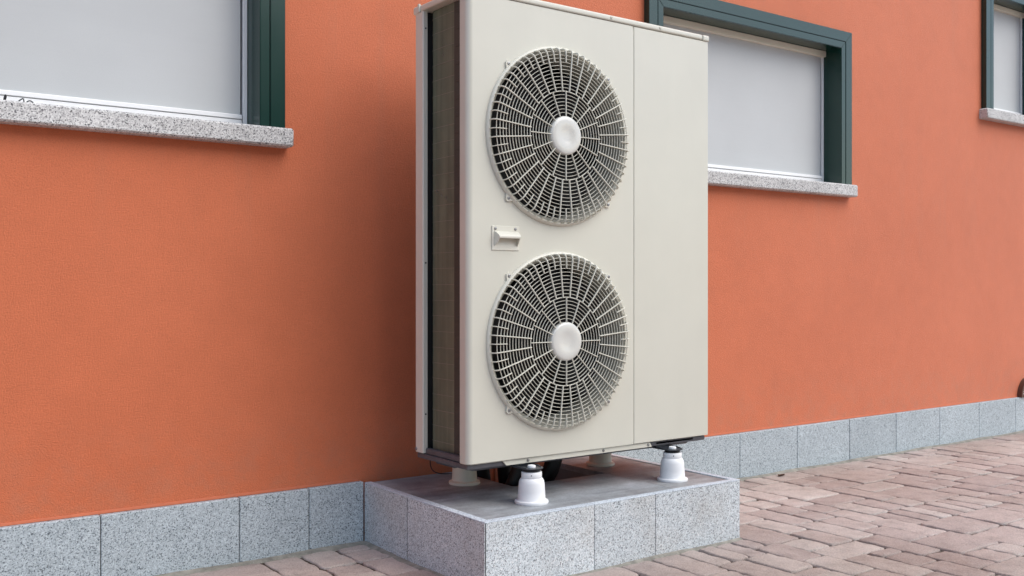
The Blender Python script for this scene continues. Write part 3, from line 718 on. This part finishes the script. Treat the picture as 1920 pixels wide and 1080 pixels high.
def paver_bm(bm, x0, x1, y0, y1, dz, tilt):
    x0 += rnd.uniform(.0026, .0068); x1 -= rnd.uniform(.0026, .0068); y0 += rnd.uniform(.0012, .0046); y1 -= rnd.uniform(.0012, .0046)
    cx, cy = (x0+x1)/2, (y0+y1)/2; hx_, hy_ = (x1-x0)/2, (y1-y0)/2; out = []
    cc = [rnd.uniform(.004, .017) for _ in range(4)]       # how worn each corner is
    ph = [rnd.uniform(0, 6.3) for _ in range(4)]; am = [rnd.uniform(.0006, .0022) for _ in range(4)]
    skew = [rnd.gauss(0, .0022) for _ in range(4)]
    sides = [((-1,-1),(1,-1)), ((1,-1),(1,1)), ((1,1),(-1,1)), ((-1,1),(-1,-1))]
    for s_, (a, b) in enumerate(sides):
        L_ = 2*(hx_ if s_ % 2 == 0 else hy_); n_ = max(4, int(L_/.022))
        nx, ny = [(0,-1),(1,0),(0,1),(-1,0)][s_]
        for i in range(n_):
            f = i/n_; d = f*L_; e = L_-d
            px, py = a[0]*hx_+(b[0]-a[0])*hx_*f, a[1]*hy_+(b[1]-a[1])*hy_*f
            k = -am[s_]*math.sin(ph[s_]+d*55)+rnd.gauss(0, .0014)+skew[s_]*(f-.5)*2
            c0, c1 = cc[s_], cc[(s_+1) % 4]
            if d < c0: k -= (c0-d)**2/(2*c0)+.0
            if e < c1: k -= (c1-e)**2/(2*c1)
            if i == 0:
                px -= a[0]*cc[s_]*.30; py -= a[1]*cc[s_]*.30; k = 0
            out.append((px+nx*k, py+ny*k))
    rings = []
    for ins, z in ((-.0004, -.024), (.0002, -.0075), (.0013, -.0024), (.0032, -.0007), (.0075, .0001)):
        row = []
        for (x, y) in out:
            X = x-ins*max(-1, min(1, x/hx_*1.25)); Y = y-ins*max(-1, min(1, y/hy_*1.25))
            zz = z+(rnd.gauss(0, .0007) if z > -.02 else 0)
            row.append(bm.verts.new((cx+X, cy+Y, zz+dz+tilt[0]*X+tilt[1]*Y)))
        rings.append(row)
    n = len(out)
    for A, Bq in zip(rings, rings[1:]):
        for q in range(n): bm.faces.new((A[q], A[(q+1) % n], Bq[(q+1) % n], Bq[q]))
    c = bm.verts.new((cx, cy, dz+.0008))
    for q in range(n): bm.faces.new((rings[-1][q], rings[-1][(q+1) % n], c))
near = []; far = []
for t in tiles:
    x0, x1, y0, y1 = t
    # cut round the plinth
    if x1 > PX0-.006 and x0 < PX1+.006 and y1 > PY-.006:
        pieces = []
        if x0 < PX0-.02: pieces.append((x0, PX0-.006, y0, y1))
        if x1 > PX1+.02: pieces.append((PX1+.004, x1, y0, y1))
        if y0 < PY-.02: pieces.append((max(x0, PX0-.006), min(x1, PX1+.004), y0, PY-.012))
    else: pieces = [t]
    for x0, x1, y0, y1 in pieces:
        if x1-x0 < .025 or y1-y0 < .02: continue
        pj = [q for q in (proj(a, b) for a in (x0, x1) for b in (y0, y1)) if q]
        vis = False; area = 0
        if len(pj) == 4:
            ax, bx = min(q[0] for q in pj), max(q[0] for q in pj); ay, by = min(q[1] for q in pj), max(q[1] for q in pj)
            vis = bx > 0 and ax < 1920 and by > 0 and ay < 1080; area = (bx-ax)*(by-ay)
        (near if vis else far).append(((x0, x1, y0, y1), area if vis else 0))
near.sort(key=lambda q: -q[1]); far = [q[0] for q in near[290:]]+[q[0] for q in far]; near = [q[0] for q in near[:290]]
paving = place('paving', None, None, (3.5, -1.7, 0)); paving['kind'] = 'structure'
for t in near:
    g = B(); paver_bm(g, *t, rnd.gauss(0, .0012), (rnd.gauss(0, .006), rnd.gauss(0, .006))); obj('paver', g, 'paver', paving, smooth=75)
g = B()
for t in far: paver_bm(g, *t, rnd.gauss(0, .0013), (rnd.gauss(0, .008), rnd.gauss(0, .008)))
obj('outer_pavers', g, 'paver', paving, smooth=75, kind='stuff')
print('pavers', len(near), len(far))
# grit in the joints and along the walls
g = B()
def stone(x, y, z, s):
    v = [g.verts.new((x+s*rnd.uniform(.6, 1)*a, y+s*rnd.uniform(.6, 1)*b, z+s*rnd.uniform(.5, .8)*c)) for a, b, c in ((1,0,-.2),(-.5,.9,-.2),(-.5,-.9,-.2),(0,0,1))]
    for f in ((0,1,3),(1,2,3),(2,0,3)): g.faces.new([v[q] for q in f])
for x0, x1, y0, y1 in near:
    for _ in range(26): stone(rnd.uniform(x0, x1), y0+rnd.gauss(0, .0036), -.0040+rnd.uniform(-.003, .002), rnd.uniform(.001, .0026))
    for _ in range(6): stone(x0+rnd.gauss(0, .003), rnd.uniform(y0, y1), -.0065+rnd.uniform(-.002, .002), rnd.uniform(.001, .0022))
for _ in range(2600): stone(rnd.uniform(.8, 6.4), -.024-abs(rnd.gauss(0, .014)), -.002+rnd.uniform(-.002, .002), rnd.uniform(.001, .0026))
for _ in range(900): stone(PX0-abs(rnd.gauss(.0, .014))-.002, rnd.uniform(-.75, -.03), -.004+rnd.uniform(-.002, .002), rnd.uniform(.001, .0026))
for _ in range(900): stone(rnd.uniform(1.6, 2.7), PY-.001-abs(rnd.gauss(.0, .010)), -.005+rnd.uniform(-.002, .002), rnd.uniform(.001, .0024))
for _ in range(160): stone(rnd.uniform(.9, 6), rnd.uniform(-1.6, -.05), .001, rnd.uniform(.0006, .0015))
obj('grit', g, 'grit', None, (3, -1, 0), kind='stuff')
# dead leaf
g = B(); lx, ly = 3.735, -.10
pts = [(-.022, 0), (-.012, .009), (.002, .011), (.015, .006), (.024, 0), (.014, -.007), (0, -.009), (-.013, -.006)]
cv = g.verts.new((lx, ly, .003)); rg = [g.verts.new((lx+a, ly+b*1.2, .004+.007*abs(math.sin(i*1.3)))) for i, (a, b) in enumerate(pts)]
for i in range(8): g.faces.new((cv, rg[i], rg[(i+1) % 8]))
bmesh.ops.solidify(g, geom=g.faces[:], thickness=.0005)
tag(obj('dead_leaf', g, 'leaf'), 'small curled brown dead leaf on the pavers near the wall', 'leaf')
